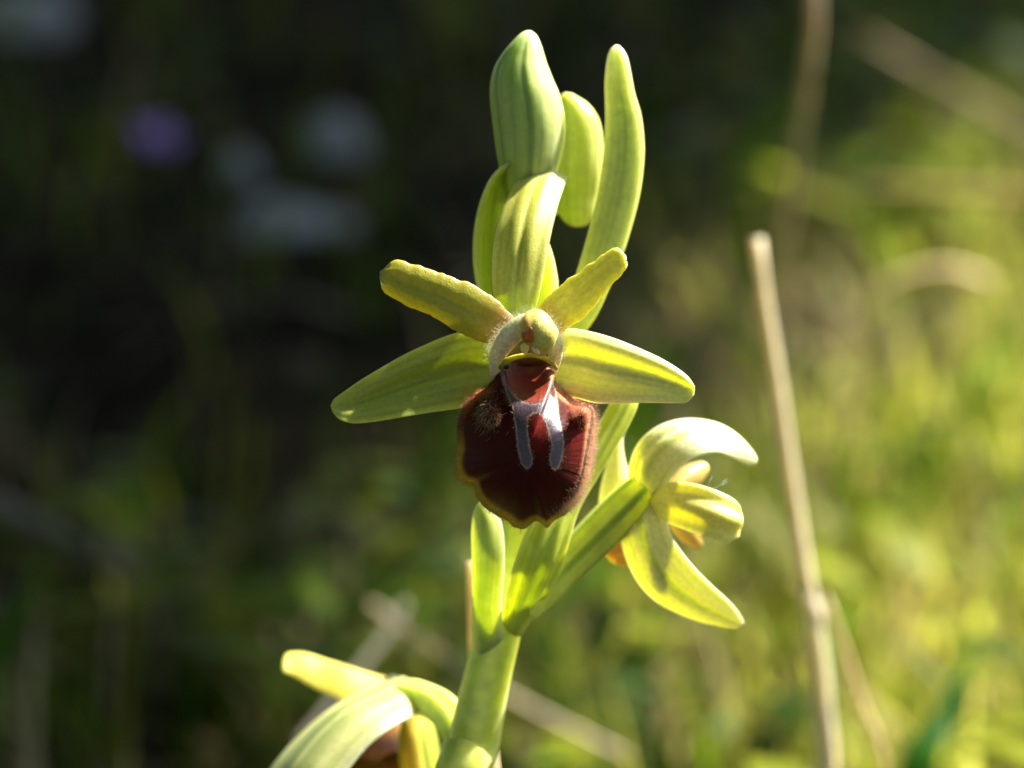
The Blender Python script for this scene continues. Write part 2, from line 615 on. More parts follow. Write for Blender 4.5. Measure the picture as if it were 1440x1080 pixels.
pod('flower_bud', [(722, 292, 11), (706, 262, 10), (700, 225, 9), (695, 188, 9), (690, 150, 9), (689, 122, 9), (695, 94, 9), (707, 74, 9), (720, 59, 9), (731, 48, 9), (738, 44, 9)],
    [(757, 294, 11), (776, 264, 10), (787, 230, 9), (794, 195, 9), (794, 165, 9), (788, 136, 9), (778, 112, 9), (769, 88, 9), (762, 66, 9), (755, 50, 9), (746, 43, 9)],
    M_BUD, orchid, bud_col((1.62, .55)), ratio=.85, rib=bud_rib, nu=60, nr=72)
pod('flower_bud', [(808, 317, 17), (796, 312, 17), (786, 300, 16.5), (780, 275, 16.5), (777, 235, 16), (777, 190, 16), (779, 155, 16), (786, 137, 16), (795, 130, 16)],
    [(816, 317, 17), (828, 312, 17), (838, 300, 16.5), (845, 270, 16.5), (849, 235, 16), (849, 200, 16), (843, 168, 16), (828, 146, 16), (806, 132, 16)],
    M_BUD, orchid, lambda u, ph: lerp(bud_col((2.3, 1.0), .95)(u, ph), np.tile(lin(186, 188, 60), (len(u), 1)), np.full(len(u), .5)), ratio=.8,
    rib=lambda u, a: 1 + .04 * np.cos(3 * a + 1) - .04 * np.exp(-((a - 1.0) / .12) ** 2), nu=50, nr=60)

tube('pedicel', [(738, 322, 15, 11), (756, 304, 17, 12), (775, 290, 18, 13), (800, 288, 18, 12)], M_STEM, orchid, stem_col, ns=16, nu=20)

# ------------------------------------------------------------------ main flower
flower = tube('flower', [(741, 478, 3.5, 10), (742, 490, 5.5, 22), (745, 520, 8, 22), (748, 570, 11, 20), (750, 640, 12.5, 15)],
              M_STEM, orchid, stem_col, ns=24, nu=30, rib=lambda u, a: 1 + .06 * math.cos(6 * a))
flower['label'] = 'open flower facing out with dark brown lip and pale horseshoe mark'

# dorsal sepal
blade('sepal', [(706, 452, 3.5), (696, 425, 3.2), (692, 395, 3.2), (693, 360, 3.4), (698, 325, 4.2), (708, 292, 5.6), (722, 264, 7.2), (735, 247, 8.2)],
      [(746, 455, 3.5), (756, 425, 3.2), (763, 395, 3.2), (769, 360, 3.4), (776, 325, 4.2), (784, 292, 5.6), (793, 264, 7.2), (799, 250, 8.0)],
      M_PETAL, flower, sepal_col(lin(204, 202, 95), lin(158, 164, 48), lin(224, 222, 140), n=3, vein_amt=.5, tip=np.array(lin(220, 222, 150)), root=np.array(lin(150, 180, 96))),
      thick=.42, cup=.16, nu=60, nv=48, tipext=.25, rag=.55, seed=4,
      prof=lambda u, v: .013 * np.cos(2 * math.pi * 3 * v) - .03 * np.exp(-((v - .5) / .05) ** 2) * smooth(.9, .3, u))
# lateral sepals; left darker for shade, right paler for sun, in the colour
blade('sepal', [(735, 474, 3.5), (700, 467, 3.6), (662, 465, 3.6), (632, 471, 3.4), (600, 484, 3.0), (568, 499, 2.6), (538, 516, 2.2), (508, 534, 1.8), (485, 550, 1.5), (470, 561, 1.2), (465, 570, 1.0)],
      [(728, 556, 4.2), (700, 566, 3.8), (665, 572, 3.2), (635, 576, 2.6), (605, 580, 2.1), (575, 585, 1.7), (545, 590, 1.4), (518, 594, 1.1), (495, 595, .9), (478, 590, .8), (468, 580, .9)],
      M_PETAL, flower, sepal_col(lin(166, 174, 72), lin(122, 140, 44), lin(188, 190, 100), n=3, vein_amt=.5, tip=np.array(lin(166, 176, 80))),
      thick=.42, cup=-.10, nu=70, nv=48,
      prof=lambda u, v: -.07 * np.exp(-((v - .47) / .09) ** 2) * smooth(0, .2, u) + .05 * np.exp(-((v - .72) / .13) ** 2) + .05 * np.exp(-((v - .2) / .15) ** 2))
blade('sepal', [(748, 474, 3.5), (775, 467, 3.6), (800, 462, 3.4), (830, 466, 3.0), (862, 475, 2.6), (895, 488, 2.2), (926, 502, 1.8), (950, 516, 1.4), (968, 530, 1.1), (977, 543, .9)],
      [(752, 545, 4.2), (782, 551, 3.8), (812, 560, 3.4), (840, 567, 2.6), (868, 568, 2.0), (896, 567, 1.6), (922, 567, 1.2), (948, 567, .9), (965, 566, .8), (976, 556, .8)],
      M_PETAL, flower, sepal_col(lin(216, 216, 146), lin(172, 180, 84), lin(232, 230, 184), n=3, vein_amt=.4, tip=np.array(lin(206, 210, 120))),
      thick=.42, cup=-.02, nu=70, nv=48,
      prof=lambda u, v: .10 * np.exp(-((v - .16) / .13) ** 2) - .06 * np.exp(-((v - .38) / .09) ** 2) + .09 * np.exp(-((v - .93) / .07) ** 2))
# petals
blade('petal', [(722, 446, 1.6), (700, 424, 1.4), (672, 405, 1.2), (640, 391, .9), (610, 380, .7), (580, 372, .5), (560, 367, .4), (550, 370, .4)],
      [(716, 482, 1.8), (690, 482, 1.6), (660, 475, 1.3), (635, 459, 1.0), (608, 446, .7), (575, 433, .5), (550, 417, .4), (540, 406, .4)],
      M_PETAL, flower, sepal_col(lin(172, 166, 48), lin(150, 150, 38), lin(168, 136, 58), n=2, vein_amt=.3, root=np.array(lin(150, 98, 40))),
      thick=.5, cup=.10, nu=64, nv=26, frill=.19, ffreq=12, tipext=.5, rag=.45, seed=2,
      prof=lambda u, v: -.05 * np.exp(-((v - .5) / .12) ** 2))
blade('petal', [(742, 446, 1.6), (760, 428, 1.4), (784, 405, 1.2), (808, 386, .9), (832, 369, .7), (854, 354, .5), (868, 349, .4), (876, 354, .3)],
      [(770, 478, 1.8), (795, 464, 1.6), (815, 452, 1.3), (832, 434, 1.0), (848, 415, .7), (863, 398, .5), (876, 384, .4), (881, 375, .3)],
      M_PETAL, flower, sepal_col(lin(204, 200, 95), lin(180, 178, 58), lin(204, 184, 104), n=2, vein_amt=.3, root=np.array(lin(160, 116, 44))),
      thick=.5, cup=.14, nu=64, nv=26, frill=.17, ffreq=12, tipext=.15, rag=.3, seed=6,
      prof=lambda u, v: -.04 * np.exp(-((v - .45) / .12) ** 2))

# --- labellum
LIP = [(742, 497), (722, 499), (704, 505), (694, 518), (691, 533), (683, 545), (662, 557), (650, 574), (643, 600), (643, 630), (639, 654), (642, 671), (652, 681), (665, 684), (671, 700),
       (682, 714), (698, 725), (713, 733), (724, 742), (737, 744), (745, 739), (752, 733), (760, 736), (768, 742), (774, 739), (780, 732), (795, 724), (808, 711), (818, 698), (826, 678), (832, 650), (836, 615), (838, 590),
       (833, 572), (815, 564), (797, 552), (784, 541), (781, 528), (784, 514), (775, 504), (760, 498)]
LC = np.array([740.0, 640.0])
SPEC = np.array([(702, 516), (705, 530), (712, 551), (721, 572), (725, 597), (728, 629), (733, 652), (741, 660), (747, 655), (749, 645), (744, 625), (741, 600), (742, 588), (748, 582), (757, 580),
                 (764, 586), (771, 604), (776, 625), (773, 646), (775, 656), (780, 660), (786, 656), (790, 645), (793, 625), (791, 607), (786, 586), (784, 565), (781, 550), (779, 538),
                 (774, 540), (772, 555), (766, 566), (748, 569), (732, 564), (720, 552), (710, 536), (707, 518)], float)


def poly_sd(P, Q):
    """signed distance (px) of points P to polygon Q, positive inside"""
    n = len(Q)
    d = np.full(len(P), 1e9)
    ins = np.zeros(len(P), bool)
    for i in range(n):
        a, b = Q[i], Q[(i + 1) % n]
        ab = b - a
        t = np.clip(((P - a) @ ab) / (ab @ ab), 0, 1)
        d = np.minimum(d, np.linalg.norm(P - a - t[:, None] * ab, axis=1))
        c = (a[1] > P[:, 1]) != (b[1] > P[:, 1])
        xs = a[0] + (P[:, 1] - a[1]) / np.where(b[1] == a[1], 1e-9, b[1] - a[1]) * ab[0]
        ins ^= c & (P[:, 0] < xs)
    return np.where(ins, d, -d)


def smooth_poly(Q, n):
    q = np.vstack([Q[-2:], Q, Q[:2]])
    c = curve(np.c_[q, np.zeros(len(q))], n * 2)
    # keep one turn
    a = np.linalg.norm(c[:, :2] - Q[0], axis=1)
    i0 = int(np.argmin(a[:len(a) // 3]))
    i1 = len(a) - len(a) // 3 + int(np.argmin(a[-(len(a) // 3):]))
    return c[i0:i1, :2]


def lip_depth(P, r):
    """depth in mm behind the focus plane over photo pixels P, r = 0 centre .. 1 rim"""
    x, y = P[:, 0], P[:, 1]
    ang = np.arctan2(y - LC[1], x - LC[0])
    rightness = smooth(-.2, .75, np.cos(ang)) * smooth(1.0, .55, np.sin(ang))
    rf = np.full(len(r), 1.0)
    rr = np.clip(r / rf, 0, 1)
    dome = -5.6 * (1 - rr ** 2.5) ** (.85 - .25 * rightness)
    fl = np.clip((r - rf) / np.maximum(1 - rf, 1e-3), 0, 1)
    d = dome + 1.2 + rightness * 2.6 * smooth(.82, 1, r)
    # side humps and their hollows
    d -= 2.1 * np.exp(-(((x - 688) / 15) ** 2 + ((y - 578) / 17) ** 2))
    d -= 2.6 * np.exp(-(((x - 821) / 11) ** 2 + ((y - 582) / 13) ** 2))
    d += .9 * np.exp(-(((x - 708) / 7) ** 2 + ((y - 560) / 22) ** 2))
    d += .9 * np.exp(-(((x - 802) / 13) ** 2 + ((y - 578) / 24) ** 2))
    # hollow of the red field under the column, lip of the fold below it
    d += 3.0 * np.exp(-(((x - 745) / 30) ** 2 + ((y - 526) / 27) ** 2))
    # side lobes swing back
    d += .8 * smooth(690, 650, x) * smooth(700, 640, y)
    return d


def build_lip():
    nth, nr = 420, 120
    out = smooth_poly(np.array(LIP, float), 700)
    ang = np.unwrap(np.arctan2(out[:, 1] - LC[1], out[:, 0] - LC[0]))
    rad = np.linalg.norm(out - LC, axis=1)
    if ang[-1] < ang[0]:
        ang, rad = ang[::-1], rad[::-1]
    th = np.linspace(0, 2 * math.pi, nth, endpoint=False)
    base = ang[0]
    rth = np.interp((th - base) % (2 * math.pi), ang - base, rad)
    # frayed rim
    rth = rth + np.array([1.0 * mnoise.noise(Vector((math.cos(t) * 13, math.sin(t) * 13, 2))) + .7 * mnoise.noise(Vector((math.cos(t) * 34, math.sin(t) * 34, 5))) for t in th])
    rs = np.linspace(0, 1, nr) ** .8
    P, Rn = [], []
    for r in rs:
        for t, q in zip(th, rth):
            P.append(LC + np.array([math.cos(t), math.sin(t)]) * q * r)
            Rn.append(r)
    P, Rn = np.array(P), np.array(Rn)
    d = lip_depth(P, Rn)
    V = np.stack([cp(x, y, z) for (x, y), z in zip(P, d)])
    F = []
    for i in range(nr - 1):
        for j in range(nth):
            a, b = i * nth + j, i * nth + (j + 1) % nth
            F.append((a, b, b + nth, a + nth))
    # colour
    sdist = poly_sd(P, SPEC)
    x, y = P[:, 0], P[:, 1]
    sd_rim = poly_sd(P, np.array(LIP, float))
    n = len(P)
    t1 = lambda c: np.tile(lin(*c), (n, 1))
    col = t1((68, 19, 10))
    nz = np.array([mnoise.noise(Vector((a * .03, b * .03, 1.2))) for a, b in P])
    col = lerp(col, t1((84, 20, 13)), smooth(-.1, .5, nz) * .5)
    col = lerp(col, t1((134, 32, 16)), np.exp(-(((x - 757) / 14) ** 2 + ((y - 605) / 26) ** 2)))           # red between the limbs, painted as light glowing through
    col = lerp(col, t1((112, 24, 18)), .8 * smooth(690, 600, y) * smooth(785, 810, x))  # redder right part, painted for light passing through the lip
    col = lerp(col, t1((124, 38, 16)), smooth(572, 560, y) * smooth(705, 716, x) * smooth(786, 772, x))       # red field
    col = lerp(col, t1((66, 28, 12)), smooth(545, 512, y) * smooth(705, 716, x) * smooth(786, 772, x) * .8)
    right = smooth(.1, .7, (x - 740) / 95)
    edge_w = np.where(x < 760, 13.5, 11) + 5 * nz
    edge = smooth(1, 0, sd_rim / edge_w) * smooth(560, 620, y)
    edge_l = edge * (1 - right * .2)
    col = lerp(col, t1((150, 92, 26)), np.clip(smooth(1, .45, sd_rim / (edge_w * 1.2)), 0, 1) * smooth(600, 660, y))
    col = lerp(col, t1((190, 168, 40)), np.clip(smooth(.95, .35, sd_rim / edge_w) * smooth(590, 650, y), 0, 1))
    col = lerp(col, t1((206, 150, 110)), right * smooth(16, 8, sd_rim) * smooth(700, 640, y))  # pinkish hairy rim, with the sun on it painted in
    col = lerp(col, t1((190, 96, 50)), smooth(14, 3, sd_rim) * smooth(600, 560, y) * smooth(540, 552, y))  # shoulder edges tinted orange as if lit by the sun
    ragged = .8 * np.array([mnoise.noise(Vector((a * .35, b * .35, 8))) for a, b in P])
    ins = smooth(-.6, .9, sdist + ragged)
    col = lerp(col, t1((72, 54, 66)), ins * .92)
    line = np.exp(-((sdist + 1.6 * ragged - .3) / 1.1) ** 2) * smooth(505, 530, y)
    col = lerp(col, t1((180, 156, 136)), line * (.62 + .3 * nz))
    gl = np.zeros((n, 3))
    gl[:, 0] = np.clip(ins * .95 + .55 * smooth(572, 560, y) * smooth(705, 716, x) * smooth(786, 772, x), 0, 1)
    gl[:, 1] = np.clip(smooth(18, 4, sd_rim), 0, 1)
    o = link('labellum', to_world(V), F, M_LIP, flower, col)
    g = o.data.attributes.new('gloss', 'FLOAT_COLOR', 'POINT')
    g4 = np.ones((n, 4), np.float32)
    g4[:, :3] = gl
    g.data.foreach_set('color', g4.ravel())
    so = o.modifiers.new('thickness', 'SOLIDIFY')
    so.thickness = 0.00035
    # make the front face the camera
    nv = o.data.polygons[nth * 40].normal
    if nv.dot(FWD) > 0:
        o.data.flip_normals()
    so.offset = -1
    o['label'] = 'dark brown velvety lip with pale grey mark and yellow rim'
    # normals for the hairs
    Vg = V.reshape(nr, nth, 3)
    dr = np.gradient(Vg, axis=0)
    dt = np.roll(Vg, -1, 1) - np.roll(Vg, 1, 1)
    Nn = norm(np.cross(dr, dt)).reshape(-1, 3)
    Nn[Nn[:, 1] > 0] *= -1
    return P, V, Nn, sdist, sd_rim, th


LP, LV, LN, LS, LR, _th = build_lip()


def lip_hairs():
    idx = np.arange(len(LP))
    x, y = LP[:, 0], LP[:, 1]
    roots, dirs, lens, rads, cols = [], [], [], [], []

    def add(mask_p, count, ln, rad, col, out=.6, jitter=.35, down=0.0, colvar=.25):
        p = mask_p * np.maximum(np.linalg.norm(LP - LC, axis=1), 5)
        p = p / p.sum()
        k = rng.choice(idx, count, p=p)
        o = np.c_[(LP[k, 0] - LC[0]), np.zeros(count), -(LP[k, 1] - LC[1])]
        o = norm(o)
        dd = norm(LN[k] + o * out + rng.normal(0, jitter, (count, 3)) + np.array([0, 0, -down]))
        roots.append(LV[k] + rng.normal(0, .045, (count, 3)))
        dirs.append(dd)
        lens.append(ln * rng.uniform(.5, 1.25, count))
        rads.append(np.full(count, rad))
        cols.append(np.tile(lin(*col), (count, 1)) * rng.uniform(1 - colvar, 1 + colvar, (count, 1)))
    spec = smooth(1, -1.5, LS)
    field = 1 - smooth(574, 566, y) * smooth(702, 712, x) * smooth(788, 778, x)
    inner = smooth(10, 16, LR) * spec * field
    add(inner, 2000, .09, .008, (60, 20, 14), out=.2, down=.3)                      # short brown velvet
    add(inner * np.exp(-(((x - 686) / 13) ** 2 + ((y - 582) / 18) ** 2)), 340, .46, .012, (226, 206, 160), out=.1, jitter=.35, down=.9)   # tuft on the hump
    add(inner * np.exp(-(((x - 818) / 12) ** 2 + ((y - 576) / 12) ** 2)), 420, .65, .011, (220, 150, 110), out=.3)
    rim_r = smooth(16, 5, LR) * smooth(775, 800, x) * smooth(556, 580, y) * smooth(735, 700, y)
    add(rim_r, 2200, .52, .010, (236, 206, 186), out=.7)                              # pale fringe on the sunny side
    add(smooth(26, 14, LR) * smooth(760, 800, x) * smooth(640, 690, y), 180, .35, .009, (230, 200, 190), out=.5)
    add(smooth(12, 2, LR) * smooth(770, 700, x) * smooth(555, 580, y), 1500, .34, .010, (196, 160, 90), out=.9)
    add(smooth(18, 4, LR) * smooth(590, 560, y) * smooth(536, 548, y), 600, .45, .010, (190, 130, 90), out=.7)
    add(np.exp(-((LS + 1) / 2.0) ** 2) * smooth(540, 560, y), 700, .16, .012, (206, 180, 160), out=.1, jitter=.5)
    o = spikes('hair', to_world(np.vstack(roots)), np.vstack(dirs) @ _M, np.concatenate(lens) / 1000, np.concatenate(rads) / 1000,
               M_HAIR, flower, np.vstack(cols))
    o['kind'] = 'stuff'


lip_hairs()

# --- column: arched hood, anther cap, pollen masses, dark cavity with two shiny eyes
def flat_col(*c, var=None):
    return lambda u, ph: np.tile(lin(*c), (len(u), 1))


def col_col(u, ph):
    c = np.tile(lin(236, 228, 182), (len(u), 1))
    c = lerp(c, np.tile(lin(164, 96, 62), (len(u), 1)), smooth(.16, .0, u) * .9)
    return lerp(c, np.tile(lin(190, 172, 120), (len(u), 1)), smooth(.86, 1, u) * .5)


tube('column', [(697, 543, 1.5, 5), (696, 522, .4, 8), (700, 501, -.6, 11), (709, 484, -1.5, 14), (722, 468, -2.2, 16), (738, 457, -2.2, 16), (756, 456, -2.2, 15), (771, 466, -1.6, 13),
                 (779, 484, -.8, 12), (781, 500, 0, 10), (780, 516, .8, 6), (778, 530, 1.5, 3)], M_COLUMN, flower, col_col, ns=20, nu=60)
# back wall of the cavity
pod('stigmatic_cavity', [(718, 468, 1.5), (708, 482, 1.4), (703, 497, 1.3), (705, 508, 1.6), (716, 513, 2.2)],
    [(764, 466, 1.5), (778, 481, 1.4), (783, 496, 1.3), (780, 507, 1.6), (772, 512, 2.2)], M_COLUMN, flower,
    lambda u, ph: lerp(np.tile(lin(92, 78, 24), (len(u), 1)), np.tile(lin(110, 52, 22), (len(u), 1)), smooth(.5, .9, u)), ratio=.16, nu=20, nr=24)
tube('cavity_rim', [(703, 518, -.4, 3), (712, 508, -.9, 4.2), (726, 502, -1.3, 3.6), (744, 499.5, -1.5, 3.2), (762, 502, -1.3, 3.8), (775, 509, -.9, 4.2), (783, 519, -.3, 2.6)],
     M_COLUMN, flower, lambda u, ph: lerp(np.tile(lin(190, 180, 60), (len(u), 1)), np.tile(lin(120, 122, 50), (len(u), 1)), smooth(.2, .5, np.abs(u - .5))), ns=12, nu=30)


def cap_col(u, ph):
    c = np.tile(lin(214, 204, 104), (len(u), 1))
    c = lerp(c, np.tile(lin(206, 150, 70), (len(u), 1)), np.exp(-((ph - .75) / .35) ** 2) * smooth(.25, .5, u) * .8)
    return lerp(c, np.tile(lin(176, 176, 70), (len(u), 1)), smooth(.5, .9, u) * np.exp(-((ph - 1.9) / .5) ** 2))


pod('anther_cap', [(748, 441, -1.5), (738, 445, -2.8), (732, 455, -3.8), (731, 466, -4.2), (733, 476, -4.2), (738, 485, -3.8), (746, 492, -3.2), (755, 497, -2.8)],
    [(758, 441, -1.5), (770, 447, -2.8), (779, 458, -3.6), (783, 470, -3.8), (781, 481, -3.6), (776, 490, -3.2), (768, 496, -2.8), (761, 499, -2.6)],
    M_COLUMN, flower, cap_col, ratio=.75, nu=36, nr=44, rib=lambda u, a: 1 - .09 * np.exp(-((a - 1.15) / .16) ** 2) * smooth(.1, .4, u) + .03 * wob(u, 3, 6))
pod('anther_locule', [(740, 457, -4.5), (735, 463, -4.5), (733.5, 472, -4.55), (736, 481, -4.4), (741, 487, -4.0)],
    [(744, 457, -4.8), (750, 463, -5.05), (752, 472, -5.15), (750, 481, -4.9), (744, 487, -4.3)], M_COLUMN, flower, lambda u, ph: lerp(np.tile(lin(204, 166, 80), (len(u), 1)), np.tile(lin(190, 112, 40), (len(u), 1)), smooth(-.2, .35, np.sin(ph) * np.sin(math.pi * u))), ratio=.3, nu=20, nr=20)
pod('pollinium', [(735, 482, -4.7), (732, 487, -4.7), (732.5, 493, -4.7), (736, 497.5, -4.7)], [(739, 482, -4.7), (744, 487, -4.7), (743.5, 493, -4.7), (740, 497.5, -4.7)],
    M_PETAL, flower, flat_col(238, 214, 110), ratio=.4, nu=18, nr=18)
pod('pollinium', [(748, 487, -4.7), (747, 490, -4.7), (750, 495, -4.7), (756, 499, -4.7)], [(751, 485.5, -4.7), (755, 489, -4.7), (759, 494, -4.7), (759.5, 498, -4.7)],
    M_PETAL, flower, flat_col(238, 220, 130), ratio=.4, nu=18, nr=18)
for ex, ey, er in ((712, 515, 4.6), (775, 512, 3.8)):
    q = []
    for t in np.linspace(0, math.pi, 9):
        q.append((ex, ey + er * -math.cos(t) * -1, -.2, max(er * math.sin(t), .2)))
    tube('eye', q, M_EYE, flower, flat_col(34, 38, 24), ns=16, nu=16)
    ring = [(ex + (er + 1) * math.cos(t), ey + (er + 1.5) * math.sin(t), -.6, 1.0) for t in np.linspace(-2.6, 2.4, 12)]
    tube('eye_rim', ring, M_COLUMN, flower, flat_col(112, 104, 58), ns=8, nu=30)


def column_fuzz():
    roots, dirs, lens, cols = [], [], [], []
    path = curve([cp(x, y, d) for x, y, d in [(692, 512, -.5), (693, 492, -1.0), (702, 474, -1.8), (716, 459, -2.6), (728, 446, -2.8), (745, 440, -3.0), (765, 446, -3.0), (779, 459, -3.0), (787, 478, -1.6), (792, 495, -.6)]], 60)
    ctr = cp(742, 492, 0)
    for i in range(2800):  # real fuzz, thickened with pale hairs to stand in for sun on the hood
        p = path[rng.integers(0, 60)] + rng.normal(0, .35, 3)
        q = p - ctr
        roots.append(ctr + q * .97)
        dirs.append(norm(q * np.array([1, .6, 1]) + rng.normal(0, .8, 3)))
        lens.append(rng.uniform(.12, .3))
        cols.append(np.array(lin(236, 236, 206)) * rng.uniform(.8, 1.05))
    for i in range(700):
        a = rng.uniform(.5, 2.6)
        t = rng.uniform(.05, .8)
        x = 757 + 24 * math.cos(a) * math.sin(math.pi * (.15 + .8 * t)) * -1
        y = 444 + 52 * t
        d = -3.0 - 1.6 * math.sin(a) * math.sin(math.pi * (.1 + .8 * t))
        roots.append(cp(x, y, d))
        dirs.append(norm(np.array([(x - 757) / 30, -1, .2]) + rng.normal(0, .5, 3)))
        lens.append(rng.uniform(.1, .25))
        cols.append(np.array(lin(226, 224, 160)) * rng.uniform(.8, 1.05))
    o = spikes('fuzz', to_world(np.array(roots)), np.array(dirs) @ _M, np.array(lens) / 1000, np.full(len(roots), .011 / 1000), M_HAIR, flower, np.array(cols))
    o['kind'] = 'stuff'


column_fuzz()

# ------------------------------------------------------------------ flower on the right, seen from behind
OFF = 13
def q(*pts):
    return [(x, y, d + OFF) for x, y, d in pts]


fr = tube('flower', [(742, 862, 10, 14), (770, 826, 11, 23), (800, 792, 12, 27), (840, 752, 12.5, 29), (875, 717, 12.5, 29), (900, 692, 12, 26), (915, 676, 12, 14)],
          M_STEM, orchid, lambda u, ph: lerp(np.tile(lin(208, 214, 100), (len(u), 1)), np.tile(lin(136, 160, 52), (len(u), 1)), smooth(.2, .9, np.cos(6 * ph + .6)) * smooth(0, .4, u) * .8),
          ns=36, nu=40, rib=lambda u, a: 1 + .07 * math.cos(6 * a + .6))
fr['label'] = 'open flower seen from behind, sepals swept back, ribbed green ovary'
SEP2 = lambda: sepal_col(lin(232, 228, 172), lin(176, 188, 84), lin(238, 236, 196), n=2, vein_amt=.6)  # very pale, so the strong sun on these sepals is in the colour
blade('sepal', q((890, 712, 0), (884, 680, -1), (886, 650, -2), (898, 622, -2.5), (920, 602, -2.5), (948, 591, -2), (980, 589, -1), (1012, 596, 0), (1038, 612, 1), (1058, 634, 2), (1065, 645, 2)),
      q((928, 706, -1), (935, 686, -3), (944, 672, -4), (956, 658, -4.5), (972, 646, -4.5), (992, 638, -4), (1010, 636, -3), (1026, 641, -1.5), (1040, 648, 0), (1054, 655, 1.5), (1062, 654, 2)),
      M_PETAL, fr, SEP2(), thick=.4, cup=.10, nu=60, nv=26, prof=lambda u, v: -.05 * np.exp(-((v - .3) / .06) ** 2))
blade('sepal', q((872, 716, 1), (872, 750, 0), (880, 785, -.5), (896, 818, -.5), (920, 844, 0), (950, 861, .5), (980, 873, 1), (1010, 880, 1.5), (1034, 885, 2)),
      q((930, 700, -2), (938, 730, -3), (945, 755, -3), (960, 778, -2.5), (980, 802, -2), (1002, 824, -1), (1022, 842, 0), (1038, 860, 1), (1046, 874, 2)),
      M_PETAL, fr, SEP2(), thick=.4, cup=.10, nu=60, nv=26, prof=lambda u, v: -.06 * np.exp(-((v - .5) / .07) ** 2))
blade('sepal', q((898, 700, 2), (918, 688, -1.5), (940, 679, -4), (962, 678, -5), (988, 683, -5.5), (1012, 692, -5.5), (1032, 703, -5), (1040, 712, -5)),
      q((902, 712, 2), (922, 724, -2), (944, 737, -4.5), (966, 746, -5.5), (990, 755, -6), (1010, 762, -6), (1024, 764, -5.5), (1034, 758, -5)),
      M_PETAL, fr, sepal_col(lin(230, 220, 124), lin(206, 198, 90), lin(236, 228, 160), n=2, vein_amt=.35), thick=.4, cup=.15, nu=44, nv=24, rag=.35, tipext=.2, seed=3,
      prof=lambda u, v: .04 * np.cos(2 * math.pi * 2 * v))
blade('petal', q((930, 690, 4), (948, 668, 5), (962, 655, 6), (980, 650, 7)), q((945, 710, 4), (966, 694, 5), (985, 680, 6), (994, 666, 7)), M_PETAL, fr,
      sepal_col(lin(196, 170, 90), lin(180, 144, 70), lin(186, 144, 76), n=2), thick=.5, cup=.2, nu=26, tipext=.3)
blade('petal', q((930, 722, 4), (945, 745, 5), (958, 760, 6), (970, 768, 7)), q((950, 712, 4), (968, 730, 5), (980, 748, 6), (988, 762, 7)), M_PETAL, fr,
      sepal_col(lin(186, 160, 84), lin(170, 136, 66), lin(176, 136, 70), n=2), thick=.5, cup=.2, nu=26, tipext=.3)
# pale lip edge to the left of the ovary
blade('labellum', q((912, 720, 3), (894, 690, 3), (880, 650, 2.5), (876, 620, 2.5), (880, 604, 3)), q((850, 735, 2), (842, 710, 2), (848, 670, 2), (860, 632, 2.5), (874, 606, 3)), M_PETAL, fr,
      sepal_col(lin(238, 228, 160), lin(226, 212, 124), lin(240, 232, 180), n=2, vein_amt=.2), thick=.5, cup=.2, nu=40)
blade('labellum_lobe', q((905, 740, 4), (880, 742, 4), (858, 752, 4), (848, 766, 4), (850, 776, 4)), q((905, 790, 4), (890, 796, 4), (874, 796, 4), (860, 790, 4), (853, 783, 4)), M_PETAL, fr,
      sepal_col(lin(196, 146, 62), lin(150, 90, 40), lin(214, 176, 96), n=2, vein_amt=.3), thick=.5, cup=.25, nu=30)
# a wisp of spider silk and down caught on the sepal
hr = spikes('silk', np.array([W(993, 692, 6.5), W(1002, 690, 6.5), W(995, 690, 6.5)]), np.array([[.2, 0, .9], [.6, 0, .5], [.9, 0, .35]]), np.array([.0016, .0018, .0022]), np.full(3, .00003), M_HAIR, fr, np.tile(lin(230, 230, 225), (3, 1)))

# ------------------------------------------------------------------ lower flower on the left
fl = tube('flower', [(668, 1075, 14, 24), (648, 1030, 16, 26), (625, 1000, 19, 25), (600, 985, 22, 23), (572, 980, 24, 24), (548, 985, 25, 15)],
          M_STEM, orchid, lambda u, ph: lerp(np.tile(lin(176, 192, 70), (len(u), 1)), np.tile(lin(206, 214, 120), (len(u), 1)), .5 + .5 * np.cos(6 * ph)), ns=30, nu=36,
          rib=lambda u, a: 1 + .05 * math.cos(6 * a))
fl['label'] = 'lowest open flower, turned down and away, pale hooded sepals'
OFF = 22
blade('petal', q((552, 1008, 4), (520, 998, 4), (480, 985, 4), (445, 970, 4.5), (415, 953, 5), (397, 944, 5)),
      q((556, 956, 7), (520, 946, 7), (485, 935, 7), (455, 926, 7.5), (428, 918, 7.5), (406, 918, 7.5)), M_PETAL, fl,
      sepal_col(lin(222, 206, 84), lin(206, 182, 60), lin(224, 204, 116), n=2, vein_amt=.4), thick=.4, cup=.07, nu=40, tipext=.3)
blade('sepal', q((548, 952, 7), (520, 965, 7), (490, 985, 6), (455, 1010, 5), (425, 1035, 4), (398, 1062, 3), (372, 1095, 2), (350, 1130, 1), (340, 1160, 0)),
      q((604, 990, 1), (588, 1002, -2), (565, 1014, -4), (540, 1030, -6), (515, 1052, -7), (492, 1080, -8), (470, 1112, -9), (440, 1150, -9), (400, 1175, -8)),
      M_PETAL, fl, sepal_col(lin(220, 220, 146), lin(112, 136, 44), lin(230, 230, 170), n=3, vein_amt=.95), thick=.4, cup=.14, nu=60, nv=30,
      prof=lambda u, v: -.04 * np.exp(-((v - .3) / .06) ** 2))
blade('sepal', q((575, 985, 6), (600, 1010, 7), (612, 1045, 7.5), (614, 1085, 8), (608, 1130, 8)), q((560, 1000, 3), (575, 1030, 3), (584, 1060, 3.5), (588, 1095, 4), (592, 1130, 5)),
      M_PETAL, fl, sepal_col(lin(196, 202, 84), lin(150, 168, 52), lin(220, 222, 140), n=2), thick=.5, cup=.18, nu=36)
